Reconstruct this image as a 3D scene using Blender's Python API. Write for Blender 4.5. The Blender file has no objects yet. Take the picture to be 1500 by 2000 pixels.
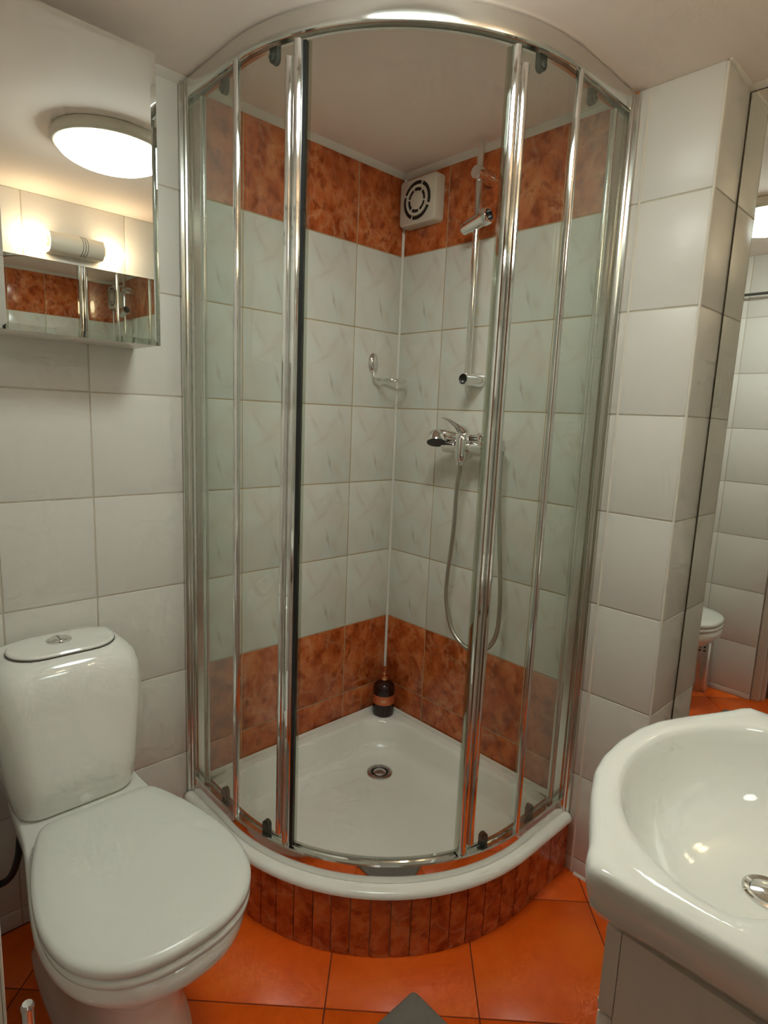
import bpy, bmesh, math, random
from mathutils import Vector, Matrix

random.seed(7)
scene = bpy.context.scene
COL = scene.collection
sin, cos, pi, rad = math.sin, math.cos, math.pi, math.radians

# ------------------------------------------------------------------ camera, world, exposure
F_PX = 1161.575
CAM_LOC = Vector((-1.47503, -1.50594, 1.27184))
YAW, PITCH, ROLL = 0.808691, -0.160640, 0.041576
fwd = Vector((cos(PITCH) * cos(YAW), cos(PITCH) * sin(YAW), sin(PITCH)))
rt0 = Vector((sin(YAW), -cos(YAW), 0))
up0 = rt0.cross(fwd)
right = rt0 * cos(ROLL) + up0 * sin(ROLL)
upv = up0 * cos(ROLL) - rt0 * sin(ROLL)
cd = bpy.data.cameras.new('camera')
cd.sensor_fit = 'HORIZONTAL'
cd.sensor_width = 36.0
cd.lens = F_PX / 1500.0 * 36.0
cd.clip_start = 0.01
cam = bpy.data.objects.new('camera', cd)
COL.objects.link(cam)
m = Matrix((right, upv, -fwd)).transposed().to_4x4()
m.translation = CAM_LOC
cam.matrix_world = m
scene.camera = cam

world = bpy.data.worlds.new('world')
world.use_nodes = True
world.node_tree.nodes['Background'].inputs[0].default_value = (1.0, 0.9, 0.78, 1)
world.node_tree.nodes['Background'].inputs[1].default_value = 0.45
scene.world = world

LAMP_STRENGTH = 20.0        # ceiling dome
BULB_STRENGTH = 16.0        # the two bulbs of the vanity light
vs = scene.view_settings
vs.view_transform = 'Standard'
vs.look = 'None'
vs.gamma = 1.0
vs.use_curve_mapping = False
vs.exposure = 0.50
cy = scene.cycles
cy.max_bounces = 9
cy.diffuse_bounces = 5
cy.glossy_bounces = 5
cy.transmission_bounces = 2
cy.transparent_max_bounces = 20
cy.sample_clamp_indirect = 6.0
cy.blur_glossy = 0.3
cy.use_denoising = True
cy.use_adaptive_sampling = True
cy.adaptive_threshold = 0.08
cy.adaptive_min_samples = 12
cy.use_light_tree = False

# ------------------------------------------------------------------ materials
MATS = {}


def new_mat(name):
    mt = bpy.data.materials.new(name)
    mt.use_nodes = True
    MATS[name] = mt
    nt = mt.node_tree
    return mt, nt, nt.nodes['Principled BSDF']


def plain(name, col, rough=0.4, metal=0.0, spec=0.5, coat=0.0, bump=0.0, bscale=200.0, emit=None, estr=0.0):
    mt, nt, b = new_mat(name)
    b.inputs['Base Color'].default_value = (*col, 1)
    b.inputs['Roughness'].default_value = rough
    b.inputs['Metallic'].default_value = metal
    b.inputs['Specular IOR Level'].default_value = spec
    b.inputs['Coat Weight'].default_value = coat
    if emit:
        b.inputs['Emission Color'].default_value = (*emit, 1)
        b.inputs['Emission Strength'].default_value = estr
    tc = nt.nodes.new('ShaderNodeTexCoord')
    nz = nt.nodes.new('ShaderNodeTexNoise')
    nz.inputs['Scale'].default_value = bscale
    nz.inputs['Detail'].default_value = 3
    nt.links.new(tc.outputs['Object'], nz.inputs['Vector'])
    if bump > 0:
        bp = nt.nodes.new('ShaderNodeBump')
        bp.inputs['Strength'].default_value = bump
        bp.inputs['Distance'].default_value = 0.002
        nt.links.new(nz.outputs['Fac'], bp.inputs['Height'])
        nt.links.new(bp.outputs['Normal'], b.inputs['Normal'])
    else:
        # a whisper of roughness variation, as on any handled surface
        mr = nt.nodes.new('ShaderNodeMapRange')
        mr.inputs['To Min'].default_value = max(0.0, rough - 0.02)
        mr.inputs['To Max'].default_value = rough + 0.02
        nt.links.new(nz.outputs['Fac'], mr.inputs['Value'])
        nt.links.new(mr.outputs['Result'], b.inputs['Roughness'])
    return mt


def ramp(nt, stops):
    r = nt.nodes.new('ShaderNodeValToRGB')
    e = r.color_ramp.elements
    e[0].position, e[0].color = stops[0][0], (*stops[0][1], 1)
    e[1].position, e[1].color = stops[-1][0], (*stops[-1][1], 1)
    for p, c in stops[1:-1]:
        x = e.new(p)
        x.color = (*c, 1)
    return r


def coords(nt, rnd=0.0, scale=(1, 1, 1), rotz=0.0):
    tc = nt.nodes.new('ShaderNodeTexCoord')
    mp = nt.nodes.new('ShaderNodeMapping')
    mp.inputs['Scale'].default_value = scale
    mp.inputs['Rotation'].default_value = (0, 0, rotz)
    nt.links.new(tc.outputs['Object'], mp.inputs['Vector'])
    if rnd:
        oi = nt.nodes.new('ShaderNodeObjectInfo')
        ml = nt.nodes.new('ShaderNodeMath')
        ml.operation = 'MULTIPLY'
        ml.inputs[1].default_value = rnd
        nt.links.new(oi.outputs['Random'], ml.inputs[0])
        cx = nt.nodes.new('ShaderNodeCombineXYZ')
        nt.links.new(ml.outputs[0], cx.inputs['X'])
        nt.links.new(ml.outputs[0], cx.inputs['Z'])
        nt.links.new(cx.outputs[0], mp.inputs['Location'])
    return mp.outputs['Vector']


def noise(nt, vec, scale, detail=4, rough=0.5, dist=0.0):
    n = nt.nodes.new('ShaderNodeTexNoise')
    n.inputs['Scale'].default_value = scale
    n.inputs['Detail'].default_value = detail
    n.inputs['Roughness'].default_value = rough
    n.inputs['Distortion'].default_value = dist
    nt.links.new(vec, n.inputs['Vector'])
    return n.outputs['Fac']


def mixc(nt, fac, a, b, mode='MIX'):
    mx = nt.nodes.new('ShaderNodeMix')
    mx.data_type = 'RGBA'
    mx.blend_type = mode
    for sock, v in ((0, fac), (6, a), (7, b)):
        if isinstance(v, (int, float)):
            mx.inputs[sock].default_value = v
        elif isinstance(v, tuple):
            mx.inputs[sock].default_value = (*v, 1)
        else:
            nt.links.new(v, mx.inputs[sock])
    return mx.outputs[2]


def red_marble(name):
    """clouded red-brown glaze: mottled clouds, dark pits, soft pale crackle between the clouds"""
    mt, nt, b = new_mat(name)
    v = coords(nt, rnd=9.0, rotz=0.6, scale=(1.0, 0.82, 1))
    n1 = noise(nt, v, 17, 7, 0.66, 0.15)
    base = ramp(nt, [(0.34, (0.27, 0.045, 0.010)), (0.45, (0.46, 0.096, 0.022)), (0.55, (0.57, 0.145, 0.040)), (0.70, (0.66, 0.225, 0.080))])
    nt.links.new(n1, base.inputs[0])
    # warp the crackle so its cells are ragged
    nzc = nt.nodes.new('ShaderNodeTexNoise')
    nzc.inputs['Scale'].default_value = 22
    nzc.inputs['Detail'].default_value = 4
    nt.links.new(v, nzc.inputs['Vector'])
    sub = nt.nodes.new('ShaderNodeVectorMath'); sub.operation = 'SUBTRACT'
    sub.inputs[1].default_value = (0.5, 0.5, 0.5)
    nt.links.new(nzc.outputs['Color'], sub.inputs[0])
    scl = nt.nodes.new('ShaderNodeVectorMath'); scl.operation = 'SCALE'
    scl.inputs['Scale'].default_value = 0.06
    nt.links.new(sub.outputs[0], scl.inputs[0])
    add = nt.nodes.new('ShaderNodeVectorMath'); add.operation = 'ADD'
    nt.links.new(v, add.inputs[0])
    nt.links.new(scl.outputs[0], add.inputs[1])
    vo = nt.nodes.new('ShaderNodeTexVoronoi')
    vo.feature = 'DISTANCE_TO_EDGE'
    vo.inputs['Scale'].default_value = 16
    nt.links.new(add.outputs[0], vo.inputs['Vector'])
    vr = ramp(nt, [(0.0, (0.62, 0.62, 0.62)), (0.05, (0.25, 0.25, 0.25)), (0.16, (0, 0, 0))])
    nt.links.new(vo.outputs['Distance'], vr.inputs[0])
    gate = ramp(nt, [(0.42, (0, 0, 0)), (0.62, (1, 1, 1))])
    nt.links.new(noise(nt, v, 8, 2, 0.5), gate.inputs[0])
    f = mixc(nt, 1.0, vr.outputs[0], gate.outputs[0], 'MULTIPLY')
    c1 = mixc(nt, f, base.outputs[0], (0.70, 0.32, 0.15))
    dr = ramp(nt, [(0.53, (0, 0, 0)), (0.66, (0.8, 0.8, 0.8))])
    nt.links.new(noise(nt, v, 30, 4, 0.6, 0.2), dr.inputs[0])
    c2 = mixc(nt, dr.outputs[0], c1, (0.25, 0.040, 0.009))
    nt.links.new(c2, b.inputs['Base Color'])
    b.inputs['Roughness'].default_value = 0.16
    b.inputs['Specular IOR Level'].default_value = 0.45
    return mt


def cream_marble(name):
    """cream glaze with soft pink-beige veins, the same print on every tile (x right, y up on the tile)"""
    mt, nt, b = new_mat(name)
    v = coords(nt)
    n1 = noise(nt, v, 7, 3, 0.5, 0.4)
    base = ramp(nt, [(0.36, (0.685, 0.63, 0.545)), (0.50, (0.69, 0.675, 0.60)), (0.64, (0.68, 0.695, 0.635))])
    nt.links.new(n1, base.inputs[0])
    col = base.outputs[0]
    # wobble the coordinates so the veins are ragged
    nzc = nt.nodes.new('ShaderNodeTexNoise')
    nzc.inputs['Scale'].default_value = 34
    nzc.inputs['Detail'].default_value = 4
    nt.links.new(v, nzc.inputs['Vector'])
    sub = nt.nodes.new('ShaderNodeVectorMath'); sub.operation = 'SUBTRACT'
    sub.inputs[1].default_value = (0.5, 0.5, 0.5)
    nt.links.new(nzc.outputs['Color'], sub.inputs[0])
    scl = nt.nodes.new('ShaderNodeVectorMath'); scl.operation = 'SCALE'
    scl.inputs['Scale'].default_value = 0.018
    nt.links.new(sub.outputs[0], scl.inputs[0])
    add = nt.nodes.new('ShaderNodeVectorMath'); add.operation = 'ADD'
    nt.links.new(v, add.inputs[0])
    nt.links.new(scl.outputs[0], add.inputs[1])
    # (centre x, centre y, half length, half width, tilt from vertical in degrees, strength, colour)
    veins = [(0.014, -0.060, 0.066, 0.0085, 16, 0.80, (0.40, 0.29, 0.17)), (0.042, -0.080, 0.060, 0.030, 20, 0.55, (0.58, 0.44, 0.27)),
             (-0.050, 0.066, 0.080, 0.016, 30, 0.60, (0.52, 0.41, 0.31)), (0.020, 0.064, 0.085, 0.026, -38, 0.50, (0.58, 0.45, 0.34)),
             (0.055, 0.090, 0.070, 0.014, 24, 0.55, (0.50, 0.40, 0.31)), (-0.020, 0.016, 0.080, 0.010, -62, 0.45, (0.52, 0.43, 0.35)),
             (-0.070, -0.040, 0.10, 0.024, 12, 0.32, (0.58, 0.48, 0.37)), (0.070, -0.01, 0.10, 0.020, -20, 0.36, (0.56, 0.44, 0.34))]
    for vx, vy, hl, hw, tilt, st, vc in veins:
        mp = nt.nodes.new('ShaderNodeMapping')
        mp.vector_type = 'TEXTURE'
        mp.inputs['Location'].default_value = (vx, vy, 0)
        mp.inputs['Rotation'].default_value = (0, 0, rad(tilt))
        mp.inputs['Scale'].default_value = (hw, hl, 1.0)
        nt.links.new(add.outputs[0], mp.inputs['Vector'])
        g = nt.nodes.new('ShaderNodeTexGradient')
        g.gradient_type = 'QUADRATIC_SPHERE'
        nt.links.new(mp.outputs['Vector'], g.inputs['Vector'])
        ml = nt.nodes.new('ShaderNodeMath'); ml.operation = 'MULTIPLY'
        ml.inputs[1].default_value = st * 0.75
        nt.links.new(g.outputs['Fac'], ml.inputs[0])
        col = mixc(nt, ml.outputs[0], col, vc)
    nt.links.new(col, b.inputs['Base Color'])
    b.inputs['Roughness'].default_value = 0.14
    b.inputs['Specular IOR Level'].default_value = 0.45
    return mt


def floor_tile_mat(name):
    mt, nt, b = new_mat(name)
    v = coords(nt, rnd=5.0)
    n1 = noise(nt, v, 6, 6, 0.6, 0.5)
    base = ramp(nt, [(0.3, (0.76, 0.100, 0.007)), (0.5, (0.86, 0.130, 0.009)), (0.72, (0.92, 0.170, 0.015))])
    nt.links.new(n1, base.inputs[0])
    nt.links.new(base.outputs[0], b.inputs['Base Color'])
    b.inputs['Roughness'].default_value = 0.33
    b.inputs['Specular IOR Level'].default_value = 0.4
    bp = nt.nodes.new('ShaderNodeBump')
    bp.inputs['Strength'].default_value = 0.15
    bp.inputs['Distance'].default_value = 0.001
    nt.links.new(noise(nt, v, 60, 3), bp.inputs['Height'])
    nt.links.new(bp.outputs['Normal'], b.inputs['Normal'])
    return mt


def glass_mat(name, tint):
    mt, nt, b = new_mat(name)
    nt.nodes.remove(b)
    out = nt.nodes['Material Output']
    tr = nt.nodes.new('ShaderNodeBsdfTransparent')
    tr.inputs['Color'].default_value = (*tint, 1)
    gl = nt.nodes.new('ShaderNodeBsdfGlossy')
    gl.inputs['Roughness'].default_value = 0.01
    gl.inputs['Color'].default_value = (0.95, 1.0, 0.97, 1)
    # Schlick reflectance of a thin pane, the same from both faces
    lw = nt.nodes.new('ShaderNodeLayerWeight')
    lw.inputs['Blend'].default_value = 0.5
    pw = nt.nodes.new('ShaderNodeMath'); pw.operation = 'POWER'; pw.inputs[1].default_value = 5.0
    fr = nt.nodes.new('ShaderNodeMath'); fr.operation = 'MULTIPLY_ADD'
    fr.inputs[1].default_value = 0.9
    fr.inputs[2].default_value = 0.04
    nt.links.new(lw.outputs['Facing'], pw.inputs[0])
    nt.links.new(pw.outputs[0], fr.inputs[0])
    mx = nt.nodes.new('ShaderNodeMixShader')
    nt.links.new(fr.outputs[0], mx.inputs[0])
    nt.links.new(tr.outputs[0], mx.inputs[1])
    nt.links.new(gl.outputs[0], mx.inputs[2])
    nt.links.new(mx.outputs[0], out.inputs['Surface'])
    return mt


def wood_floor(name):
    mt, nt, b = new_mat(name)
    v = coords(nt, scale=(1, 8, 1))
    r = ramp(nt, [(0.3, (0.06, 0.025, 0.010)), (0.7, (0.16, 0.075, 0.03))])
    nt.links.new(noise(nt, v, 4, 6, 0.6, 0.8), r.inputs[0])
    nt.links.new(r.outputs[0], b.inputs['Base Color'])
    b.inputs['Roughness'].default_value = 0.35
    return mt


RED = red_marble('red_marble_glaze')
CREAM = cream_marble('cream_marble_glaze')
TERRA = floor_tile_mat('terracotta_glaze')
WTILE = plain('plain_white_tile_glaze', (0.68, 0.655, 0.60), 0.36, spec=0.35, bump=0.03, bscale=25)
GROUT_B = plain('tan_grout', (0.47, 0.34, 0.19), 0.9, bump=0.2)
GROUT_W = plain('white_grout', (0.52, 0.46, 0.37), 0.9, bump=0.2)
GROUT_F = plain('dark_red_grout', (0.16, 0.030, 0.010), 0.9, bump=0.2)
PAINT = plain('ceiling_paint', (0.89, 0.785, 0.71), 0.75, bump=0.06, bscale=90)
PLASTER = plain('plaster', (0.55, 0.50, 0.43), 0.8, bump=0.1)
CAULK = plain('white_caulk', (0.72, 0.68, 0.60), 0.5)
CERAMIC = plain('white_vitreous_china', (0.84, 0.84, 0.78), 0.07, coat=0.3)
SEATP = plain('white_seat_plastic', (0.72, 0.73, 0.68), 0.24)
ACRYL = plain('white_tray_acrylic', (0.84, 0.84, 0.77), 0.22)
CHROME = plain('chrome', (0.80, 0.80, 0.78), 0.07, 1.0)
SATIN = plain('satin_aluminium', (0.74, 0.73, 0.69), 0.2, 1.0)
DSTEEL = plain('dark_steel', (0.20, 0.20, 0.185), 0.3, 1.0)
STEEL = plain('brushed_steel', (0.62, 0.60, 0.57), 0.28, 1.0)
MIRROR = plain('mirror_silver', (0.90, 0.92, 0.89), 0.0, 1.0)
MIRROR.node_tree.nodes['Principled BSDF'].inputs['Roughness'].default_value = 0.0
for l in list(MIRROR.node_tree.links):
    if l.to_socket.name == 'Roughness':
        MIRROR.node_tree.links.remove(l)
MEDGE = plain('mirror_edge', (0.10, 0.085, 0.06), 0.5)
GLASS = glass_mat('shower_glass', (0.955, 0.975, 0.96))
SEALC = glass_mat('clear_seal', (0.80, 0.82, 0.76))
BLACK = plain('black_rubber', (0.012, 0.012, 0.012), 0.45)
DGREY = plain('dark_grey_plastic', (0.06, 0.062, 0.05), 0.4)
PLAST = plain('cream_plastic', (0.64, 0.58, 0.47), 0.4)
WLAM = plain('white_laminate', (0.78, 0.74, 0.67), 0.3)
WPAINT = plain('white_gloss_paint', (0.62, 0.57, 0.48), 0.3)
MATF = plain('grey_bath_mat', (0.21, 0.195, 0.165), 0.95, bump=0.8, bscale=350)
AMBER = plain('amber_bottle_plastic', (0.022, 0.005, 0.003), 0.12)
COPPER = plain('copper_metal', (0.80, 0.40, 0.22), 0.22, 1.0)
LABELM = plain('orange_foil_label', (0.62, 0.16, 0.06), 0.3, 0.4)
LABELP = plain('label_gold_print', (0.75, 0.5, 0.25), 0.4)
HALLW = plain('tan_hall_paint', (0.42, 0.27, 0.15), 0.7, bump=0.05)
WOODF = wood_floor('hall_floor_wood')
LAMPM = plain('lit_opal_glass', (0.8, 0.8, 0.8), 0.3, emit=(0.90, 1.0, 0.95), estr=LAMP_STRENGTH)
BULBM = plain('lit_warm_bulb', (0.9, 0.85, 0.75), 0.3, emit=(1.0, 0.78, 0.50), estr=BULB_STRENGTH)
HOSEM = plain('grey_hose_metal', (0.50, 0.48, 0.42), 0.3, 0.9)

# ------------------------------------------------------------------ mesh helpers


def finish(bm, ang=40):
    bm.normal_update()
    a = rad(ang)
    for f in bm.faces:
        f.smooth = True
    for e in bm.edges:
        if len(e.link_faces) == 2:
            e.smooth = e.calc_face_angle(0) < a
        else:
            e.smooth = False


def mesh_of(name, bm, mats, ang=40):
    bmesh.ops.remove_doubles(bm, verts=bm.verts, dist=1e-6)
    bmesh.ops.recalc_face_normals(bm, faces=bm.faces)
    finish(bm, ang)
    me = bpy.data.meshes.new(name)
    bm.to_mesh(me)
    bm.free()
    for mt in (mats if isinstance(mats, (list, tuple)) else [mats]):
        me.materials.append(mt)
    return me


def obj(name, bm, mats, parent=None, ang=40):
    me = bm if isinstance(bm, bpy.types.Mesh) else mesh_of(name, bm, mats, ang)
    o = bpy.data.objects.new(name, me)
    COL.objects.link(o)
    if parent is not None:
        o.parent = parent
        o.matrix_parent_inverse = world_of(parent).inverted()
    return o


def world_of(o):
    mw = o.matrix_basis.copy()
    if o.parent:
        mw = world_of(o.parent) @ o.matrix_parent_inverse @ mw
    return mw


def thing(name, label, cat, loc=(0, 0, 0), group=None):
    o = bpy.data.objects.new(name, None)
    o.empty_display_size = 0.05
    COL.objects.link(o)
    o.location = loc
    o['label'] = label
    o['category'] = cat
    if group:
        o['group'] = group
    return o


def tag(o, label, cat, group=None):
    o['label'] = label
    o['category'] = cat
    if group:
        o['group'] = group
    return o


def struct(name, bm, mats, ang=40):
    o = obj(name, bm, mats, None, ang)
    o['kind'] = 'structure'
    return o


def box(bm, x0, x1, y0, y1, z0, z1, bev=0.0, seg=2, mi=0):
    b = bmesh.new()
    bmesh.ops.create_cube(b, size=1.0)
    for v in b.verts:
        v.co = Vector(((x0 + x1) / 2 + v.co.x * (x1 - x0), (y0 + y1) / 2 + v.co.y * (y1 - y0), (z0 + z1) / 2 + v.co.z * (z1 - z0)))
    if bev > 0:
        bmesh.ops.bevel(b, geom=list(b.edges), offset=bev, segments=seg, profile=0.5, affect='EDGES')
    for f in b.faces:
        f.material_index = mi
    merge(bm, b)


def merge(bm, b):
    me = bpy.data.meshes.new('tmp')
    b.to_mesh(me)
    b.free()
    bm.from_mesh(me)
    bpy.data.meshes.remove(me)


def B():
    return bmesh.new()


def boxm(x0, x1, y0, y1, z0, z1, bev=0.0, seg=2):
    b = B()
    box(b, x0, x1, y0, y1, z0, z1, bev, seg)
    return b


def loft(bm, rings, cap0=True, cap1=True, closed=True):
    vr = [[bm.verts.new(p) for p in r] for r in rings]
    n = len(vr[0])
    for a, b in zip(vr, vr[1:]):
        for i in range(n if closed else n - 1):
            j = (i + 1) % n
            bm.faces.new((a[i], a[j], b[j], b[i]))
    if cap0:
        bm.faces.new(list(reversed(vr[0])))
    if cap1:
        bm.faces.new(vr[-1])
    return bm


def frame_of(d, ref=Vector((0, 0, 1))):
    d = d.normalized()
    if abs(d.dot(ref)) > 0.98:
        ref = Vector((1, 0, 0))
    u = d.cross(ref).normalized()
    return u, d.cross(u).normalized()


def tube(bm, pts, r, n=12, caps=True):
    """tube with constant or per-point radius along points (parallel transport)."""
    pts = [Vector(p) for p in pts]
    rs = r if isinstance(r, (list, tuple)) else [r] * len(pts)
    rings = []
    u = None
    for i, p in enumerate(pts):
        d = (pts[min(i + 1, len(pts) - 1)] - pts[max(i - 1, 0)]).normalized()
        if u is None:
            u, _ = frame_of(d)
        u = (u - d * u.dot(d)).normalized()
        w = d.cross(u)
        rings.append([p + (u * cos(2 * pi * k / n) + w * sin(2 * pi * k / n)) * rs[i] for k in range(n)])
    return loft(bm, rings, caps, caps)


def lathe(bm, prof, origin, axis, n=32, cap0=True, cap1=True):
    """profile of (radius, distance along axis)"""
    o = Vector(origin)
    a = Vector(axis).normalized()
    u, w = frame_of(a)
    rings = [[o + a * t + (u * cos(2 * pi * k / n) + w * sin(2 * pi * k / n)) * max(r, 1e-5) for k in range(n)] for r, t in prof]
    return loft(bm, rings, cap0, cap1)


def catmull(pts, sub=8, closed=False):
    P = [Vector(p) for p in pts]
    out = []
    n = len(P)
    for i in range(n if closed else n - 1):
        p1, p2 = P[i], P[(i + 1) % n]
        p0 = P[i - 1] if (i > 0 or closed) else p1 * 2 - p2
        p3 = P[(i + 2) % n] if (i + 2 < n or closed) else p2 * 2 - p1
        for k in range(sub):
            t = k / sub
            out.append(0.5 * ((2 * p1) + (p2 - p0) * t + (2 * p0 - 5 * p1 + 4 * p2 - p3) * t * t + (3 * p1 - p0 - 3 * p2 + p3) * t ** 3))
    if not closed:
        out.append(P[-1])
    return out


def interp(xs, ys, x):
    if x <= xs[0]:
        return ys[0]
    for i in range(len(xs) - 1):
        if x <= xs[i + 1]:
            t = (x - xs[i]) / (xs[i + 1] - xs[i])
            return ys[i] + (ys[i + 1] - ys[i]) * t
    return ys[-1]


# ------------------------------------------------------------------ dimensions
CEIL = 2.052
L = 1.37            # wall with the door:  x = -L
W = 1.50            # wall behind the basin: y = -W
PILL = -0.968       # the right wall's convex corner
MX = 0.145          # plane of the tall mirror
JAMB = -0.80        # where the tiled wall ends at the doorway
H = [2.048 - 0.25 * n for n in range(9)] + [0.0]
TRAYZ = 0.206

# ------------------------------------------------------------------ room shell
floor = struct('floor', boxm(-L - 0.10, 0.30, -W - 0.1, 0.1, -0.08, -0.0015), GROUT_F)
ceiling = struct('ceiling', boxm(-L - 0.1, 0.30, -W - 0.1, 0.1, CEIL, CEIL + 0.06), PAINT)
wall_left = struct('wall_left', boxm(-L - 0.1, 0.10, 0.0035, 0.1, 0.0, CEIL), PLASTER)
wall_right = struct('wall_right', boxm(0.0035, 0.10, PILL + 0.0035, 0.0035, 0.0, CEIL), PLASTER)
wall_recess = struct('wall_recess', boxm(MX + 0.006, MX + 0.10, -W, PILL + 0.01, 0.0, CEIL), PLASTER)
wall_front = struct('wall_front', boxm(-L - 0.0, MX + 0.10, -W - 0.1, -W - 0.0035, 0.0, CEIL), PLASTER)
wall_door = struct('wall_door', boxm(-L - 0.10, -L - 0.0035, JAMB + 0.001, 0.0035, 0.0, CEIL), PLASTER)


def tile_mesh(w, h, mat, t=0.006, bev=0.0014):
    key = (round(w, 4), round(h, 4), mat.name)
    if key not in TM:
        b = B()
        box(b, -w / 2, w / 2, -h / 2, h / 2, -t, 0.0)
        top = [e for e in b.edges if all(v.co.z > -1e-6 for v in e.verts)]
        bmesh.ops.bevel(b, geom=top, offset=bev, segments=2, profile=0.5, affect='EDGES')
        TM[key] = mesh_of('tile', b, mat, 60)
    return TM[key]


TM = {}


def lay(parent, origin, u, nrm, ucuts, vcuts, matf, gap, vdir=Vector((0, 0, 1)), jitter=0.0):
    """lay tiles between consecutive cuts; origin + u*a + vdir*b, face normal nrm."""
    u, nrm, vd = Vector(u).normalized(), Vector(nrm).normalized(), Vector(vdir)
    rot = Matrix((u, vd, nrm)).transposed()
    if rot.determinant() < 0:
        rot = Matrix((-u, vd, nrm)).transposed()
    rot = rot.to_4x4()
    for a0, a1 in zip(ucuts, ucuts[1:]):
        for b0, b1 in zip(vcuts, vcuts[1:]):
            w, h = abs(a1 - a0) - gap, abs(b1 - b0) - gap
            if w < 0.008 or h < 0.008:
                continue
            mt = matf((a0 + a1) / 2, (b0 + b1) / 2)
            if mt is None:
                continue
            me = tile_mesh(w, h, mt)
            o = bpy.data.objects.new('tile', me)
            COL.objects.link(o)
            o.parent = parent
            mm = rot.copy()
            mm.translation = Vector(origin) + u * (a0 + a1) / 2 + vd * (b0 + b1) / 2 + nrm * random.uniform(-jitter, 0)
            o.matrix_basis = mm


def shower_mat(a, z):
    if z > H[1] or z < H[6]:
        return RED
    return CREAM


# left wall: marbled in the shower, plain white beyond it
obj('grout', boxm(-0.775, 0, 0.0012, 0.004, 0.15, CEIL), GROUT_B, wall_left)
obj('grout', boxm(-L, -0.775, 0.0016, 0.004, 0.0, CEIL), GROUT_W, wall_left)
lay(wall_left, (0, 0, 0), (-1, 0, 0), (0, -1, 0), [0.004, 0.2005, 0.4015, 0.6025, 0.775], [H[0] + 0.004] + H[1:8] + [0.185], shower_mat, 0.0028, jitter=0.0004)
lay(wall_left, (0, 0, 0), (-1, 0, 0), (0, -1, 0), [0.775, 1.0045, 1.2055, L], [H[0] + 0.004] + H[1:], lambda a, z: WTILE, 0.0034, jitter=0.0005)
# right wall
obj('grout', boxm(0.0012, 0.004, -0.775, 0, 0.15, CEIL), GROUT_B, wall_right)
obj('grout', boxm(0.0016, 0.004, PILL + 0.004, -0.775, 0.0, CEIL), GROUT_W, wall_right)
lay(wall_right, (0, 0, 0), (0, -1, 0), (-1, 0, 0), [0.004, 0.1923, 0.3933, 0.5943, 0.775], [H[0] + 0.004] + H[1:8] + [0.185], shower_mat, 0.0028, jitter=0.0004)
lay(wall_right, (0, 0, 0), (0, -1, 0), (-1, 0, 0), [0.775, -PILL - 0.003], [H[0] + 0.004] + H[1:], lambda a, z: WTILE, 0.0034)
# the return of the pillar, facing the basin
obj('grout', boxm(0.004, MX + 0.006, PILL + 0.0016, PILL + 0.004, 0.0, CEIL), GROUT_W, wall_right)
lay(wall_right, (0, PILL, 0), (1, 0, 0), (0, -1, 0), [0.003, MX + 0.004], [H[0] + 0.004] + H[1:], lambda a, z: WTILE, 0.0034)
# recess wall beside the mirror is covered by the mirror; tiles behind the basin
obj('grout', boxm(-L, MX + 0.006, -W - 0.004, -W - 0.0016, 0.0, CEIL), GROUT_W, wall_front)
lay(wall_front, (0, -W, 0), (-1, 0, 0), (0, 1, 0), [-MX, 0.07, 0.27, 0.47, 0.852, 1.053, 1.254, L], [H[0] + 0.004] + H[1:], lambda a, z: WTILE, 0.0034)
# wall with the doorway
obj('grout', boxm(-L - 0.004, -L - 0.0016, JAMB + 0.001, 0, 0.0, CEIL), GROUT_W, wall_door)
DH = [2.036, 1.78, 1.53, 1.28, 1.03, 0.78, 0.525, 0.264, 0.03, 0.0]
lay(wall_door, (-L, 0, 0), (0, -1, 0), (1, 0, 0), [0.0, 0.17, 0.37, 0.57, 0.80], [H[0] + 0.004] + DH[1:], lambda a, z: WTILE, 0.0034)

# diagonal terracotta floor
q = math.sqrt(0.5)
us = [(-1.430 + 0.4755 * k) * q for k in range(-4, 7)]      # (x + y) / sqrt2
vs_ = [(-0.124 + 0.4735 * k) * q for k in range(-4, 7)]     # (x - y) / sqrt2
ud, vd_ = Vector((q, q, 0)), Vector((q, -q, 0))


def clip_poly(poly, x0, x1, y0, y1):
    def cl(ps, f, inter):
        out = []
        for i, p in enumerate(ps):
            pr = ps[i - 1]
            if f(p):
                if not f(pr):
                    out.append(inter(pr, p))
                out.append(p)
            elif f(pr):
                out.append(inter(pr, p))
        return out
    ix = lambda X: (lambda a, b: (X, a[1] + (b[1] - a[1]) * (X - a[0]) / (b[0] - a[0])))
    iy = lambda Y: (lambda a, b: (a[0] + (b[0] - a[0]) * (Y - a[1]) / (b[1] - a[1]), Y))
    for f, it in ((lambda p: p[0] >= x0, ix(x0)), (lambda p: p[0] <= x1, ix(x1)), (lambda p: p[1] >= y0, iy(y0)), (lambda p: p[1] <= y1, iy(y1))):
        poly = cl(poly, f, it)
        if len(poly) < 3:
            return []
    return poly


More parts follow.
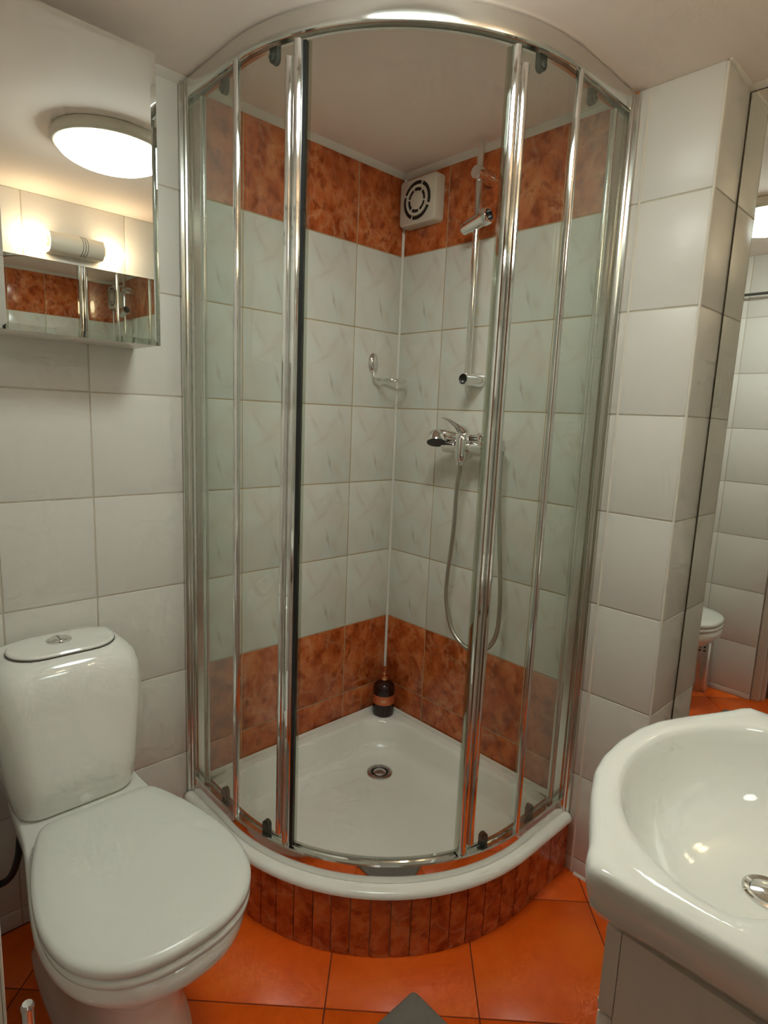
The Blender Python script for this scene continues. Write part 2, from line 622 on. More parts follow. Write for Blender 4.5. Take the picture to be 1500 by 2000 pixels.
for a0, a1 in zip(us, us[1:]):
    for b0, b1 in zip(vs_, vs_[1:]):
        g = 0.0014
        pl = [(ud * a + vd_ * b) for a, b in ((a0 + g, b0 + g), (a1 - g, b0 + g), (a1 - g, b1 - g), (a0 + g, b1 - g))]
        poly = clip_poly([(p.x, p.y) for p in pl], -L - 0.09, MX, -W + 0.002, -0.002)
        if len(poly) < 3:
            continue
        cx = sum(p[0] for p in poly) / len(poly)
        cy_ = sum(p[1] for p in poly) / len(poly)
        if cx > -0.45 and cy_ > -0.45:
            continue                                  # under the shower plinth
        if max(p[0] for p in poly) - min(p[0] for p in poly) < 0.02:
            continue
        b = B()
        loft(b, [[Vector((p[0] - cx, p[1] - cy_, -0.006)) for p in poly], [Vector((p[0] - cx, p[1] - cy_, 0)) for p in poly]])
        bmesh.ops.recalc_face_normals(b, faces=b.faces)
        te = [e for e in b.edges if all(v.co.z > -1e-6 for v in e.verts)]
        bmesh.ops.bevel(b, geom=te, offset=0.0009, segments=1, affect='EDGES')
        o = obj('tile', b, TERRA, None, 60)
        o.parent = floor
        o.location = (cx, cy_, 0)

# trims: ceiling beads, corner beads
def bead(name, p0, p1, n1, n2, s, mat=CAULK):
    """triangular-ish bead from p0 to p1 filling the corner between directions n1 and n2"""
    p0, p1, n1, n2 = Vector(p0), Vector(p1), Vector(n1), Vector(n2)
    b = B()
    prof = [Vector((0, 0, 0)), n1 * s, n1 * s * 0.62 + n2 * s * 0.62, n2 * s]
    loft(b, [[p0 + q_ for q_ in prof], [p1 + q_ for q_ in prof]])
    o = struct(name, b, mat, 30)
    return o


dn = (0, 0, -1)
bead('trim_1', (-L, 0, CEIL), (0, 0, CEIL), (0, -1, 0), dn, 0.016)
bead('trim_2', (0, 0, CEIL), (0, -0.76, CEIL), (-1, 0, 0), dn, 0.016)
bead('trim_3', (0, PILL, CEIL), (MX, PILL, CEIL), (0, -1, 0), dn, 0.006)
bead('trim_4', (MX + 0.006, PILL, CEIL), (MX + 0.006, -W, CEIL), (-1, 0, 0), dn, 0.014)
bead('trim_5', (0, 0, TRAYZ), (0, 0, CEIL), (-1, 0, 0), (0, -1, 0), 0.006)
# rounded plastic edge trim on the pillar's convex corner
b = B()
rings = []
for z in (0.0, CEIL - 0.004):
    rings.append([Vector((0.0045, PILL + 0.0045, z)), Vector((-0.0004, PILL + 0.0045, z))] +
                 [Vector((0.0045 - 0.005 * cos(t), PILL + 0.0045 - 0.005 * sin(t), z)) for t in [rad(a) for a in range(0, 91, 15)]] +
                 [Vector((0.0045, PILL - 0.0004, z))])
loft(b, rings)
struct('trim_6', b, CAULK, 50)
# white strip of caulk where the shower frame meets the tiles, and the tray's caulk at the wall
bead('trim_7', (0, -0.80, 0.0), (0, -0.80, CEIL - 0.02), (-1, 0, 0), (0, -1, 0), 0.004)
bead('trim_8', (0, -0.81, 0.0), (0, PILL, 0.0), (-1, 0, 0), (0, 0, 1), 0.006)
bead('trim_9', (-0.003, -0.002, TRAYZ - 0.009), (-0.003, -0.76, TRAYZ - 0.009), (-1, 0, 0), (0, 0, 1), 0.012)
bead('trim_10', (-0.003, -0.003, TRAYZ - 0.009), (-0.76, -0.003, TRAYZ - 0.009), (0, -1, 0), (0, 0, 1), 0.012)

# doorway: frame (seen in the tall mirror) and the hall behind the camera
door_1 = struct('door_1', boxm(-L - 0.10, -L - 0.016, JAMB - 0.035, JAMB, 0.0, 2.02, 0.004), WPAINT)
obj('door_stop', boxm(-L - 0.075, -L - 0.045, JAMB - 0.050, JAMB - 0.034, 0.0, 2.0, 0.003), WPAINT, door_1)
obj('door_head', boxm(-L - 0.10, -L - 0.016, -W - 0.02, JAMB - 0.035, 1.985, CEIL), WPAINT, door_1)
struct('floor_hall', boxm(-2.5, -L - 0.10, -2.4, 0.1, -0.08, -0.001), WOODF)
struct('ceiling_hall', boxm(-2.5, -L - 0.10, -2.4, 0.1, 2.3, 2.36), PAINT)
struct('wall_hall_1', boxm(-2.6, -2.5, -2.4, 0.1, 0.0, 2.36), HALLW)
struct('wall_hall_3', boxm(-2.5, -L - 0.10, 0.0, 0.1, 0.0, 2.36), HALLW)
struct('wall_hall_4', boxm(-L, -L + 0.1, -2.4, -W - 0.101, 0.0, 2.36), HALLW)
struct('wall_hall_5', boxm(-L - 0.10, -L, -W - 0.1, 0.1, CEIL + 0.06, 2.36), HALLW)

# ------------------------------------------------------------------ shower: path helpers
S_F, R_F = 0.768, 0.543        # outer face of the frame


def path_len(S, R):
    return 2 * (S - R) + R * pi / 2


def path(s, S, R):
    """point, tangent and outward normal on the quadrant outline; s from the left wall."""
    c = S - R
    if s <= c:
        return Vector((-S, -s, 0)), Vector((0, -1, 0)), Vector((-1, 0, 0))
    s2 = s - c
    if s2 <= R * pi / 2:
        t = s2 / R
        n = Vector((-cos(t), -sin(t), 0))
        return Vector((-c, -c, 0)) + n * R, Vector((sin(t), -cos(t), 0)), n
    s3 = s2 - R * pi / 2
    return Vector((-c + s3, -S, 0)), Vector((1, 0, 0)), Vector((0, -1, 0))


def ssamples(s0, s1, S, R, step=0.018):
    c = S - R
    ks = [s0, s1] + [x for x in (c, c + R * pi / 2) if s0 < x < s1]
    n = max(2, int((s1 - s0) / step))
    ks += [s0 + (s1 - s0) * i / n for i in range(1, n)]
    out = []
    for k in sorted(ks):
        if not out or k - out[-1] > 1e-4:
            out.append(k)
    return out


def sweep(s0, s1, S, R, prof, step=0.018):
    """prof: closed list of (outward offset, z)"""
    b = B()
    rings = []
    for s in ssamples(s0, s1, S, R, step):
        p, t, n = path(s, S, R)
        rings.append([p + n * o_ + Vector((0, 0, z)) for o_, z in prof])
    return loft(b, rings)


def upright(s, S, R, prof, z0, z1, zbev=0.0):
    """vertical extrusion of a plan profile of (along, outward) at path position s"""
    p, t, n = path(s, S, R)
    b = B()
    return loft(b, [[p + t * a + n * o_ + Vector((0, 0, z)) for a, o_ in prof] for z in (z0, z1)])


def rrect(x0, x1, z0, z1, r, seg=4):
    out = []
    for cx_, cz, a0 in ((x1 - r, z1 - r, 0), (x0 + r, z1 - r, 90), (x0 + r, z0 + r, 180), (x1 - r, z0 + r, 270)):
        for k in range(seg + 1):
            a = rad(a0 + 90 * k / seg)
            out.append((cx_ + r * cos(a), cz + r * sin(a)))
    return out


# plinth with cut strips of the red tile
S_P, R_P = 0.785, 0.55
c_p = S_P - R_P
pl_len = path_len(S_P, R_P)
plinth = thing('tiled_plinth', 'curved low plinth clad with cut strips of red-brown marbled tile, under the shower tray', 'plinth', (-0.4, -0.4, 0))
b = B()
top_ring, bot_ring = [], []
b = sweep(0.003, path_len(S_P, R_P) - 0.003, S_P, R_P, [(-0.045, 0.0), (-0.006, 0.0), (-0.006, 0.162), (-0.045, 0.162)])
obj('core', b, GROUT_B, plinth)
cuts = [0.004, 0.10, 0.20] + [c_p + R_P * rad(a) for a in (5, 10, 14.9, 19.9, 25.2, 30.5, 35.3, 40.1, 45.1, 50.1, 55.1, 60.1, 65.4, 70.2, 75.6, 81.4, 87)] + [pl_len - 0.20, pl_len - 0.10, pl_len - 0.006]
for s0, s1 in zip(cuts, cuts[1:]):
    bb = B()
    g = 0.0012
    rings = []
    pm = path((s0 + s1) / 2, S_P, R_P)[0]
    for k in range(4):
        s = s0 + g + (s1 - s0 - 2 * g) * k / 3
        p, t, n = path(s, S_P, R_P)
        e = 0.001 if k in (0, 3) else 0.0
        rings.append([p - pm + n * o_ + Vector((0, 0, z)) for o_, z in ((-0.0065, -0.08), (-e, -0.08), (-e, 0.079), (-0.0065, 0.079))])
    loft(bb, rings)
    o = obj('tile', bb, RED, None, 35)
    o.parent = plinth
    o.location = pm + Vector((0, 0, 0.081)) - plinth.location

# shower tray
S_T, R_T = 0.797, 0.562


def quad_outline(S, R, inset_wall, rc, n_arc=28, n_side=8, n_c=6):
    """closed outline of a quadrant: two wall sides, rounded back corner, curved front. inset_wall = distance from the walls"""
    w = inset_wall
    c = S - R
    pts = []
    # corner at the left wall (x=-S, y=-w), rounded a little, then down the straight, around the arc, up to the right wall, back corner
    e = min(0.02, (c - w) * 0.5)
    for k in range(n_c):
        t = rad(90 * k / n_c)
        pts.append(Vector((-S + e - e * sin(t), -w - e + e * cos(t), 0)))
    for k in range(n_side):
        pts.append(Vector((-S, -w - e - (c - w - e) * k / n_side, 0)))
    for k in range(n_arc):
        t = rad(90 * k / n_arc)
        pts.append(Vector((-c - R * cos(t), -c - R * sin(t), 0)))
    for k in range(n_side):
        pts.append(Vector((-c + (c - w - e) * k / n_side, -S, 0)))
    for k in range(n_c):
        t = rad(90 * k / n_c)
        pts.append(Vector((-w - e + e * sin(t), -S + e - e * cos(t), 0)))
    for k in range(n_side):
        pts.append(Vector((-w, -S + e + (S - e - w - rc) * k / n_side, 0)))
    for k in range(n_c):
        t = rad(90 * k / n_c)
        pts.append(Vector((-w - rc + rc * cos(t), -w - rc + rc * sin(t), 0)))
    for k in range(n_side):
        pts.append(Vector((-w - rc - (S - e - w - rc) * k / n_side, -w, 0)))
    return pts


tray = thing('shower_tray', 'white acrylic quadrant shower tray with a shallow basin, on the red tiled plinth', 'shower tray', (-0.4, -0.4, 0.163))
b = B()


def front_depth(p):
    """distance of a plan point from the tray's curved front edge"""
    c = S_T - R_T
    if p.x < -c and p.y < -c:
        return R_T - math.hypot(p.x + c, p.y + c)
    return S_T - max(-p.x, -p.y)


def Z(pts, z, drop=0.0):
    out = []
    for p in pts:
        t = min(1.0, max(0.0, (front_depth(p) - 0.085) / 0.06))
        out.append(p + Vector((0, 0, z - drop * (1 - t * t * (3 - 2 * t)))))
    return out


rings = [
    Z(quad_outline(S_T - 0.02, R_T - 0.02, 0.004, 0.004), 0.163),
    Z(quad_outline(S_T - 0.004, R_T - 0.004, 0.004, 0.004), 0.163),
    Z(quad_outline(S_T, R_T, 0.004, 0.004), 0.168, 0.002),
    Z(quad_outline(S_T, R_T, 0.004, 0.004), 0.180, 0.009),
    Z(quad_outline(S_T - 0.003, R_T - 0.003, 0.004, 0.004), 0.190, 0.0135),
    Z(quad_outline(S_T - 0.010, R_T - 0.010, 0.004, 0.004), 0.196, 0.016),
    Z(quad_outline(S_T - 0.022, R_T - 0.022, 0.006, 0.006), 0.199, 0.0175),
    Z(quad_outline(S_T - 0.070, R_T - 0.07, 0.040, 0.12), 0.200, 0.018),
    Z(quad_outline(S_T - 0.078, R_T - 0.078, 0.047, 0.13), 0.197, 0.0175),
    Z(quad_outline(S_T - 0.086, R_T - 0.086, 0.053, 0.13), 0.188, 0.016),
    Z(quad_outline(S_T - 0.104, R_T - 0.104, 0.070, 0.125), 0.135, 0.008),
    Z(quad_outline(S_T - 0.112, R_T - 0.112, 0.080, 0.12), 0.118),
    Z(quad_outline(S_T - 0.128, R_T - 0.128, 0.096, 0.12), 0.107),
    Z(quad_outline(S_T - 0.160, R_T - 0.16, 0.125, 0.12), 0.103),
]
loft(b, rings, False, False)
# floor closing towards the drain
DR = Vector((-0.206, -0.207, 0.0))
last = rings[-1]
fl = []
for f_, z in ((0.6, 0.1015), (0.25, 0.1), (0.10, 0.0992)):
    fl.append([DR + (p - DR) * f_ + Vector((0, 0, z - p.z * f_)) for p in last])
vr = [[b.verts.new(p) for p in r] for r in [last] + fl]
for A_, B_ in zip(vr, vr[1:]):
    for i in range(len(A_)):
        j = (i + 1) % len(A_)
        b.faces.new((A_[i], A_[j], B_[j], B_[i]))
b.faces.new(vr[-1])
obj('basin', b, ACRYL, tray, 50)
drain = obj('drain', lathe(B(), [(0.022, 0.0), (0.043, 0.0), (0.043, 0.003), (0.040, 0.0048), (0.030, 0.004), (0.029, 0.0015), (0.022, 0.0)], (-0.206, -0.207, 0.0995), (0, 0, 1), 32, False, False), STEEL, tray, 50)
obj('drain_hole', lathe(B(), [(0.0285, 0), (0.0285, 0.0006)], (-0.206, -0.207, 0.1003), (0, 0, 1), 24), BLACK, drain)
obj('drain_plug', lathe(B(), [(0.021, 0), (0.021, 0.003), (0.018, 0.005), (0.008, 0.006)], (-0.208, -0.209, 0.1008), (0, 0, 1), 24), STEEL, drain)

# ------------------------------------------------------------------ shower enclosure
enc = thing('shower_enclosure', 'curved quadrant shower enclosure with chrome frame, clear glass and two half-open sliding doors', 'shower', (-0.5, -0.5, 0.2))
PL = path_len(S_F, R_F)
ZB0, ZB1 = 0.1825, 0.2270
ZT0, ZT1 = 2.004, 2.047
# rails: hollow-looking channels with a rounded outer face
bot_prof = [(-0.034, ZB0), (0.001, ZB0), (0.0015, ZB0 + 0.010), (0.0005, ZB1 - 0.003), (-0.002, ZB1), (-0.006, ZB1), (-0.008, ZB1 - 0.002), (-0.009, ZB1 - 0.008), (-0.026, ZB1 - 0.008), (-0.027, ZB1 - 0.003), (-0.034, ZB1 - 0.003)]
obj('bottom_rail', sweep(0.022, PL - 0.022, S_F, R_F, bot_prof), CHROME, enc, 25)
top_prof = [(-0.034, ZT0 + 0.004), (-0.027, ZT0 + 0.004), (-0.026, ZT0 + 0.014), (-0.009, ZT0 + 0.014), (-0.008, ZT0 + 0.001), (-0.004, ZT0), (0.0, ZT0 + 0.001), (0.0015, ZT0 + 0.004), (0.0035, ZT0 + 0.020), (0.003, ZT1 - 0.006), (-0.002, ZT1), (-0.034, ZT1)]
obj('top_rail', sweep(0.022, PL - 0.022, S_F, R_F, top_prof), SATIN, enc, 25)


def glass_panel(name, s0, s1, S, R, z0, z1, parent, th=0.005):
    o = obj(name, sweep(s0, s1, S, R, [(-th / 2, z0), (th / 2, z0), (th / 2, z1), (-th / 2, z1)], 0.012), GLASS, parent, 30)
    return o


def flip(prof, side):
    return [(a * side, o_) for a, o_ in prof]


def halfround(a0, a1, depth, back, n=8):
    out = [(a1, back), (a0, back)]
    cx_, rx = (a0 + a1) / 2, (a1 - a0) / 2
    for k in range(n + 1):
        t = pi - pi * k / n
        out.append((cx_ + rx * cos(t), depth * sin(t)))
    return out


S_G, R_G = S_F - 0.007, R_F - 0.007       # fixed glass
S_D, R_D = S_F - 0.0175, R_F - 0.0175     # sliding doors run inside
for side, sname in ((1, 'left'), (-1, 'right')):
    def at_(s, S, R, side=side):
        return s if side > 0 else path_len(S, R) - s
    def rng(s0, s1, S, R, side=side):
        a, c2 = at_(s0, S, R), at_(s1, S, R)
        return (min(a, c2), max(a, c2))
    # U-profile on the wall
    s_in = at_(0.0, S_F, R_F)
    wp = obj('wall_profile', upright(s_in, S_F, R_F, flip([(0.001, -0.032), (0.001, 0.012), (0.006, 0.013), (0.012, 0.013), (0.013, 0.006), (0.020, 0.005), (0.021, 0.001), (0.026, 0.0), (0.026, -0.003), (0.020, -0.004), (0.020, -0.012), (0.026, -0.012), (0.026, -0.03), (0.02, -0.032)], side), 0.1835, 2.040), SATIN, enc, 25)
    # fixed panel with its end post
    fp = glass_panel('fixed_panel', *rng(0.022, 0.243, S_G, R_G), S_G, R_G, 0.214, 2.010, enc)
    obj('end_post', upright(at_(0.245, S_G, R_G), S_G, R_G, flip(halfround(-0.007, 0.007, 0.008, -0.006), side), 0.216, 2.006), CHROME, fp, 25)
    # sliding door
    c_d = S_D - R_D
    th_st = rad(20.5)
    s_st = c_d + R_D * th_st
    dg = glass_panel('sliding_door', *rng(0.068, s_st - 0.004, S_D, R_D), S_D, R_D, 0.224, 1.999, enc, 0.005)
    obj('rear_profile', upright(at_(0.066, S_D, R_D), S_D, R_D, flip(halfround(-0.007, 0.007, 0.006, -0.006), side), 0.226, 1.996), SATIN, dg, 25)
    obj('grip_profile', upright(at_(s_st - 0.017, S_D, R_D), S_D, R_D, flip(halfround(-0.010, 0.009, 0.012, -0.010), side), 0.246, 1.972), CHROME, dg, 25)
    obj('stile', upright(at_(s_st + 0.004, S_D, R_D), S_D, R_D, flip(halfround(-0.011, 0.011, 0.014, -0.010), side), 0.222, 1.998), CHROME, dg, 25)
    if side > 0:
        obj('black_seal', upright(at_(s_st + 0.0180, S_D, R_D), S_D, R_D, flip([(-0.0035, -0.006), (0.0035, -0.006), (0.0035, 0.004), (-0.0035, 0.004)], side), 0.224, 1.997), BLACK, dg)
        obj('clear_seal', upright(at_(s_st + 0.0260, S_D, R_D), S_D, R_D, flip([(-0.0042, -0.004), (0.0042, -0.004), (0.0042, 0.003), (-0.0042, 0.003)], side), 0.226, 1.995), SEALC, dg)
    else:
        obj('clear_seal', upright(at_(s_st + 0.0185, S_D, R_D), S_D, R_D, flip([(-0.0042, -0.004), (0.0042, -0.004), (0.0042, 0.003), (-0.0042, 0.003)], side), 0.226, 1.995), SEALC, dg)
    # rollers: rounded housings on the inside face of the door glass
    for s_r in (0.155, c_d + R_D * rad(13.0)):
        p, t, n = path(at_(s_r, S_D, R_D), S_D, R_D)
        for zc, sg in ((0.224, 1), (2.004, -1)):
            bb = B()
            outl = [(-0.0105, -0.004), (0.0105, -0.004)] + [(0.0105 * cos(a), 0.0165 + 0.0105 * sin(a)) for a in [pi * k / 8 for k in range(9)]]
            loft(bb, [[p + t * a + n * o_ + Vector((0, 0, zc + sg * zz)) for a, zz in outl] for o_ in (-0.0165, -0.0045)])
            ro = obj('roller', bb, DGREY, dg, 30)
            obj('roller_cap', lathe(B(), [(0.007, 0), (0.007, 0.004), (0.005, 0.0055)], p + n * -0.0035 + Vector((0, 0, zc + sg * 0.016)), n, 14), DGREY, ro)

# ------------------------------------------------------------------ riser rail with slider
rr_y = -0.356
riser = thing('shower_riser_rail', 'slim chrome shower riser rail with sliding holder on the right tiled wall', 'shower rail', (-0.058, rr_y, 1.38))
obj('pole', tube(B(), [(-0.058, rr_y, 1.375), (-0.058, rr_y, 2.040)], 0.0100, 20), CHROME, riser, 50)
obj('wall_bracket', lathe(B(), [(0.021, 0.0), (0.022, 0.004), (0.0185, 0.03), (0.018, 0.075), (0.017, 0.0785)], (-0.001, rr_y - 0.002, 1.955), (-1, 0, 0), 28), CHROME, riser, 40)
bk = obj('wall_bracket', lathe(B(), [(0.022, 0.0), (0.0225, 0.012), (0.019, 0.045), (0.0175, 0.080), (0.0150, 0.0805), (0.0145, 0.070)], (-0.001, rr_y - 0.002, 1.388), (-1, 0, 0), 28, True, False), CHROME, riser, 40)
obj('open_end', lathe(B(), [(0.0148, 0.0), (0.0148, 0.004)], (-0.068, rr_y - 0.002, 1.388), (-1, 0, 0), 20), BLACK, bk)
obj('screw', lathe(B(), [(0.003, 0.0), (0.003, 0.002)], (-0.072, rr_y + 0.004, 1.381), (-1, 0, 0), 10), CHROME, bk)
ax = Vector((-0.03, -1, 0.24)).normalized()
c0 = Vector((-0.064, rr_y + 0.002, 1.824))
sl = obj('slider', lathe(B(), [(0.013, -0.046), (0.0165, -0.042), (0.017, -0.020), (0.019, -0.018), (0.0205, 0.022), (0.0215, 0.030)], c0, ax, 28), CHROME, riser, 40)
bb = lathe(B(), [(0.0225, 0.030), (0.0235, 0.034), (0.0235, 0.048), (0.021, 0.052), (0.0165, 0.052), (0.0150, 0.036)], c0, ax, 28, True, False)
obj('holder_cup', bb, CHROME, sl, 40)
obj('holder_slot', lathe(B(), [(0.0155, 0.0), (0.0155, 0.003)], c0 + ax * 0.038, ax, 20), BLACK, sl)

# ------------------------------------------------------------------ mixer tap
mx_y = -0.367
tap = thing('shower_mixer_tap', 'chrome single-lever shower mixer tap on the right tiled wall', 'tap', (-0.065, mx_y, 1.19))
obj('body', lathe(B(), [(0.012, -0.082), (0.020, -0.080), (0.021, -0.06), (0.0195, -0.03), (0.022, 0.0), (0.0195, 0.03), (0.021, 0.06), (0.020, 0.080), (0.012, 0.082)], (-0.062, mx_y, 1.188), (0, -1, 0), 28), CHROME, tap, 50)
for dy in (0.072, -0.072):
    obj('wall_flange', lathe(B(), [(0.031, 0.0), (0.031, 0.004), (0.024, 0.013), (0.0155, 0.015), (0.0155, 0.050)], (-0.001, mx_y + dy, 1.188), (-1, 0, 0), 28), CHROME, tap, 40)
obj('valve', lathe(B(), [(0.012, 1.145), (0.0165, 1.150), (0.019, 1.165), (0.021, 1.19), (0.0215, 1.218), (0.020, 1.2205)], (-0.080, mx_y, 0), (0, 0, 1), 28), CHROME, tap, 40)
bb = B()
lp = catmull([(-0.074, mx_y, 1.222), (-0.078, mx_y, 1.236), (-0.094, mx_y, 1.246), (-0.118, mx_y, 1.256), (-0.148, mx_y, 1.268), (-0.178, mx_y, 1.2735)], 5)
rings = []
nl = len(lp)
for i, p in enumerate(lp):
    f_ = i / (nl - 1)
    d = (lp[min(i + 1, nl - 1)] - lp[max(i - 1, 0)]).normalized()
    wv = interp([0, 0.25, 0.5, 0.8, 1.0], [0.021, 0.020, 0.014, 0.009, 0.006], f_)
    hv = interp([0, 0.25, 0.5, 0.8, 1.0], [0.021, 0.014, 0.006, 0.0028, 0.0016], f_)
    side_v = Vector((0, 1, 0))
    upn = d.cross(side_v).normalized()
    rings.append([p + side_v * wv * cos(2 * pi * k / 16) + upn * hv * sin(2 * pi * k / 16) for k in range(16)])
loft(bb, rings)
obj('lever', bb, CHROME, tap, 50)
obj('hose_outlet', lathe(B(), [(0.0105, 0.0), (0.0105, 0.012), (0.0085, 0.013)], (-0.080, mx_y, 1.146), (0, 0, -1), 8), CHROME, tap, 25)
obj('diverter_knob', lathe(B(), [(0.006, 0.0), (0.006, 0.014), (0.009, 0.015), (0.009, 0.026), (0.007, 0.028)], (-0.062, mx_y - 0.050, 1.205), (-0.2, -0.3, 1), 16), CHROME, tap, 40)

# hand shower lying across the mixer, with its hose
hs = thing('hand_shower', 'small chrome hand shower with black spray face, resting on the mixer tap', 'hand shower', (-0.072, -0.30, 1.21))
hx = -0.036
hp = catmull([(-0.090, -0.288, 1.224), (-0.080, -0.303, 1.222), (-0.060, -0.322, 1.218), (-0.042, -0.343, 1.2155), (-0.034, -0.37, 1.2150), (-0.036, -0.43, 1.2135), (-0.052, -0.480, 1.206), (-0.056, -0.492, 1.203)], 6)
rs = [interp([0, 0.12, 0.3, 0.6, 1.0], [0.014, 0.016, 0.0135, 0.0115, 0.0095], i / (len(hp) - 1)) for i in range(len(hp))]
obj('handle', tube(B(), hp, rs, 16), CHROME, hs, 60)
ha = Vector((-0.33, -0.29, -0.9)).normalized()
hc = Vector((-0.094, -0.279, 1.218))
hd = obj('head', lathe(B(), [(0.004, -0.018), (0.014, -0.0155), (0.0225, -0.008), (0.028, 0.004), (0.0305, 0.018), (0.0300, 0.0235)], hc, ha, 32), CHROME, hs, 60)
obj('spray_face', lathe(B(), [(0.0292, 0.0232), (0.0285, 0.0250), (0.010, 0.0258)], hc, ha, 28), BLACK, hd)
obj('hose_nut', lathe(B(), [(0.011, 0.0), (0.0115, 0.012), (0.0085, 0.016), (0.0078, 0.03)], (-0.057, -0.4925, 1.214), (0.0, -0.08, -1), 14), CHROME, hs, 30)
hyz = [(mx_y, 1.138), (-0.3545, 1.0539), (-0.3445, 0.9225), (-0.3285, 0.7854), (-0.3290, 0.7038), (-0.3535, 0.6224), (-0.3895, 0.5841), (-0.4303, 0.5699), (-0.4805, 0.5836), (-0.5097, 0.6062), (-0.5298, 0.654), (-0.5337, 0.7318), (-0.5263, 0.8306), (-0.5020, 1.048), (-0.4950, 1.188)]
hxs = [-0.080, -0.074, -0.066, -0.062, -0.062, -0.062, -0.062, -0.062, -0.062, -0.062, -0.062, -0.062, -0.062, -0.060, -0.057]
hpts = catmull([(x, y, z) for x, (y, z) in zip(hxs, hyz)], 26)
rs = [0.0074 if k % 2 else 0.0062 for k in range(len(hpts))]
obj('hose', tube(B(), hpts, rs, 10), HOSEM, hs, 70)

# ------------------------------------------------------------------ soap dish holder
soap = thing('soap_dish_holder', 'chrome wire soap dish holder with an oval backplate on the left tiled wall', 'soap holder', (-0.12, -0.003, 1.40))
bb = B()
rings = []
for f_, d_ in ((1.0, 0.0005), (1.0, 0.004), (0.86, 0.010), (0.55, 0.0145), (0.2, 0.016)):
    rings.append([Vector((-0.120 + 0.0195 * f_ * cos(a), -d_, 1.442 + 0.033 * f_ * sin(a))) for a in [2 * pi * k / 28 for k in range(28)]])
loft(bb, rings)
obj('backplate', bb, CHROME, soap, 50)
obj('arm', tube(B(), catmull([(-0.120, -0.008, 1.420), (-0.120, -0.010, 1.400), (-0.1195, -0.014, 1.391), (-0.117, -0.024, 1.3885), (-0.106, -0.042, 1.388)], 6), 0.0042, 12), CHROME, soap, 60)
ring = [(-0.075 + 0.046 * cos(a), -0.052 - 0.036 * 0 + 0.036 * sin(a), 1.388) for a in [2 * pi * k / 40 for k in range(41)]]
bb = B()
nring = 40
cR = Vector((-0.072, -0.055, 1.388))
rgs = []
for k in range(nring):
    a = 2 * pi * k / nring
    d = Vector((cos(a), sin(a), 0))
    pc = cR + Vector((0.044 * cos(a), 0.038 * sin(a), 0))
    rgs.append([pc + d * 0.0035 * cos(t) + Vector((0, 0, 0.0035 * sin(t))) for t in [2 * pi * i / 10 for i in range(10)]])
vv = [[bb.verts.new(p) for p in r] for r in rgs]
for k in range(nring):
    for i in range(10):
        bb.faces.new((vv[k][i], vv[k][(i + 1) % 10], vv[(k + 1) % nring][(i + 1) % 10], vv[(k + 1) % nring][i]))
obj('ring', bb, CHROME, soap, 60)

# ------------------------------------------------------------------ exhaust fan
fan = thing('exhaust_fan', 'square cream plastic exhaust fan high in the shower corner', 'fan', (0, -0.09, 1.94))
FX = -0.040
fy, fz = -0.094, 1.947
bb = B()
rings = []
for xx, e in ((-0.001, 0.0), (-0.030, 0.0), (-0.037, 0.002), (FX, 0.006)):
    rings.append([Vector((xx, fy + a, fz + c_)) for a, c_ in rrect(-0.079 + e, 0.079 - e, -0.070 + e, 0.070 - e, 0.012, 5)])
loft(bb, rings)
fh = obj('housing', bb, PLAST, fan, 35)


def annulus(r0, r1, a0, a1, x0, x1, n=20):
    b_ = B()
    rings_ = []
    for k in range(n + 1):
        a = a0 + (a1 - a0) * k / n
        rings_.append([Vector((x, fy + r * cos(a), fz + r * sin(a))) for r, x in ((r0, x0), (r1, x0), (r1, x1), (r0, x1))])
    return loft(b_, rings_)


for q_ in range(4):
    obj('vent_slot', annulus(0.047, 0.0575, rad(q_ * 90 + 26), rad(q_ * 90 + 108), FX - 0.0008, FX + 0.004), BLACK, fan, 30)
obj('fan_opening', annulus(0.026, 0.0395, 0, 2 * pi, FX - 0.0009, FX + 0.003, 32), BLACK, fan, 30)
obj('grille_ring', annulus(0.0375, 0.0455, 0, 2 * pi, FX - 0.003, FX - 0.0005, 32), PLAST, fan, 30)
for q_ in range(6):
    obj('vane', annulus(0.0270, 0.039, rad(q_ * 60 + 5), rad(q_ * 60 + 13), FX - 0.0025, FX - 0.0005, 3), PLAST, fan, 30)
obj('hub', lathe(B(), [(0.0275, 0.0), (0.0275, 0.002), (0.024, 0.0035)], (FX - 0.0002, fy, fz), (-1, 0, 0), 28), PLAST, fan, 40)

# ------------------------------------------------------------------ bottle on the tray's corner
bt = thing('pump_bottle', 'dark amber pump bottle with copper pump and orange label on the tray corner', 'bottle', (-0.055, -0.057, 0.2005))
bx, by, bz = -0.055, -0.057, 0.2008
obj('body', lathe(B(), [(0.034, 0.0), (0.038, 0.003), (0.039, 0.010), (0.039, 0.098), (0.036, 0.112), (0.026, 0.122), (0.014, 0.126), (0.0125, 0.132)], (bx, by, bz), (0, 0, 1), 36), AMBER, bt, 50)
lb = obj('label', lathe(B(), [(0.0392, 0.046), (0.0398, 0.0462), (0.0398, 0.0788), (0.0392, 0.079)], (bx, by, bz), (0, 0, 1), 36, False, False), LABELM, bt, 40)
for k, (w_, z_) in enumerate(((0.20, 0.0655), (0.28, 0.0615), (0.20, 0.0575))):
    bb = B()
    aa = math.atan2(-1.45, -1.42)
    rg = [[Vector((bx + r_ * cos(aa + w_ * f_), by + r_ * sin(aa + w_ * f_), bz + z_ + dz)) for r_, dz in ((0.0396, -0.001), (0.0401, -0.001), (0.0401, 0.001), (0.0396, 0.001))] for f_ in (-1, -0.5, 0, 0.5, 1)]
    loft(bb, rg)
    obj('print_line', bb, LABELP, lb)
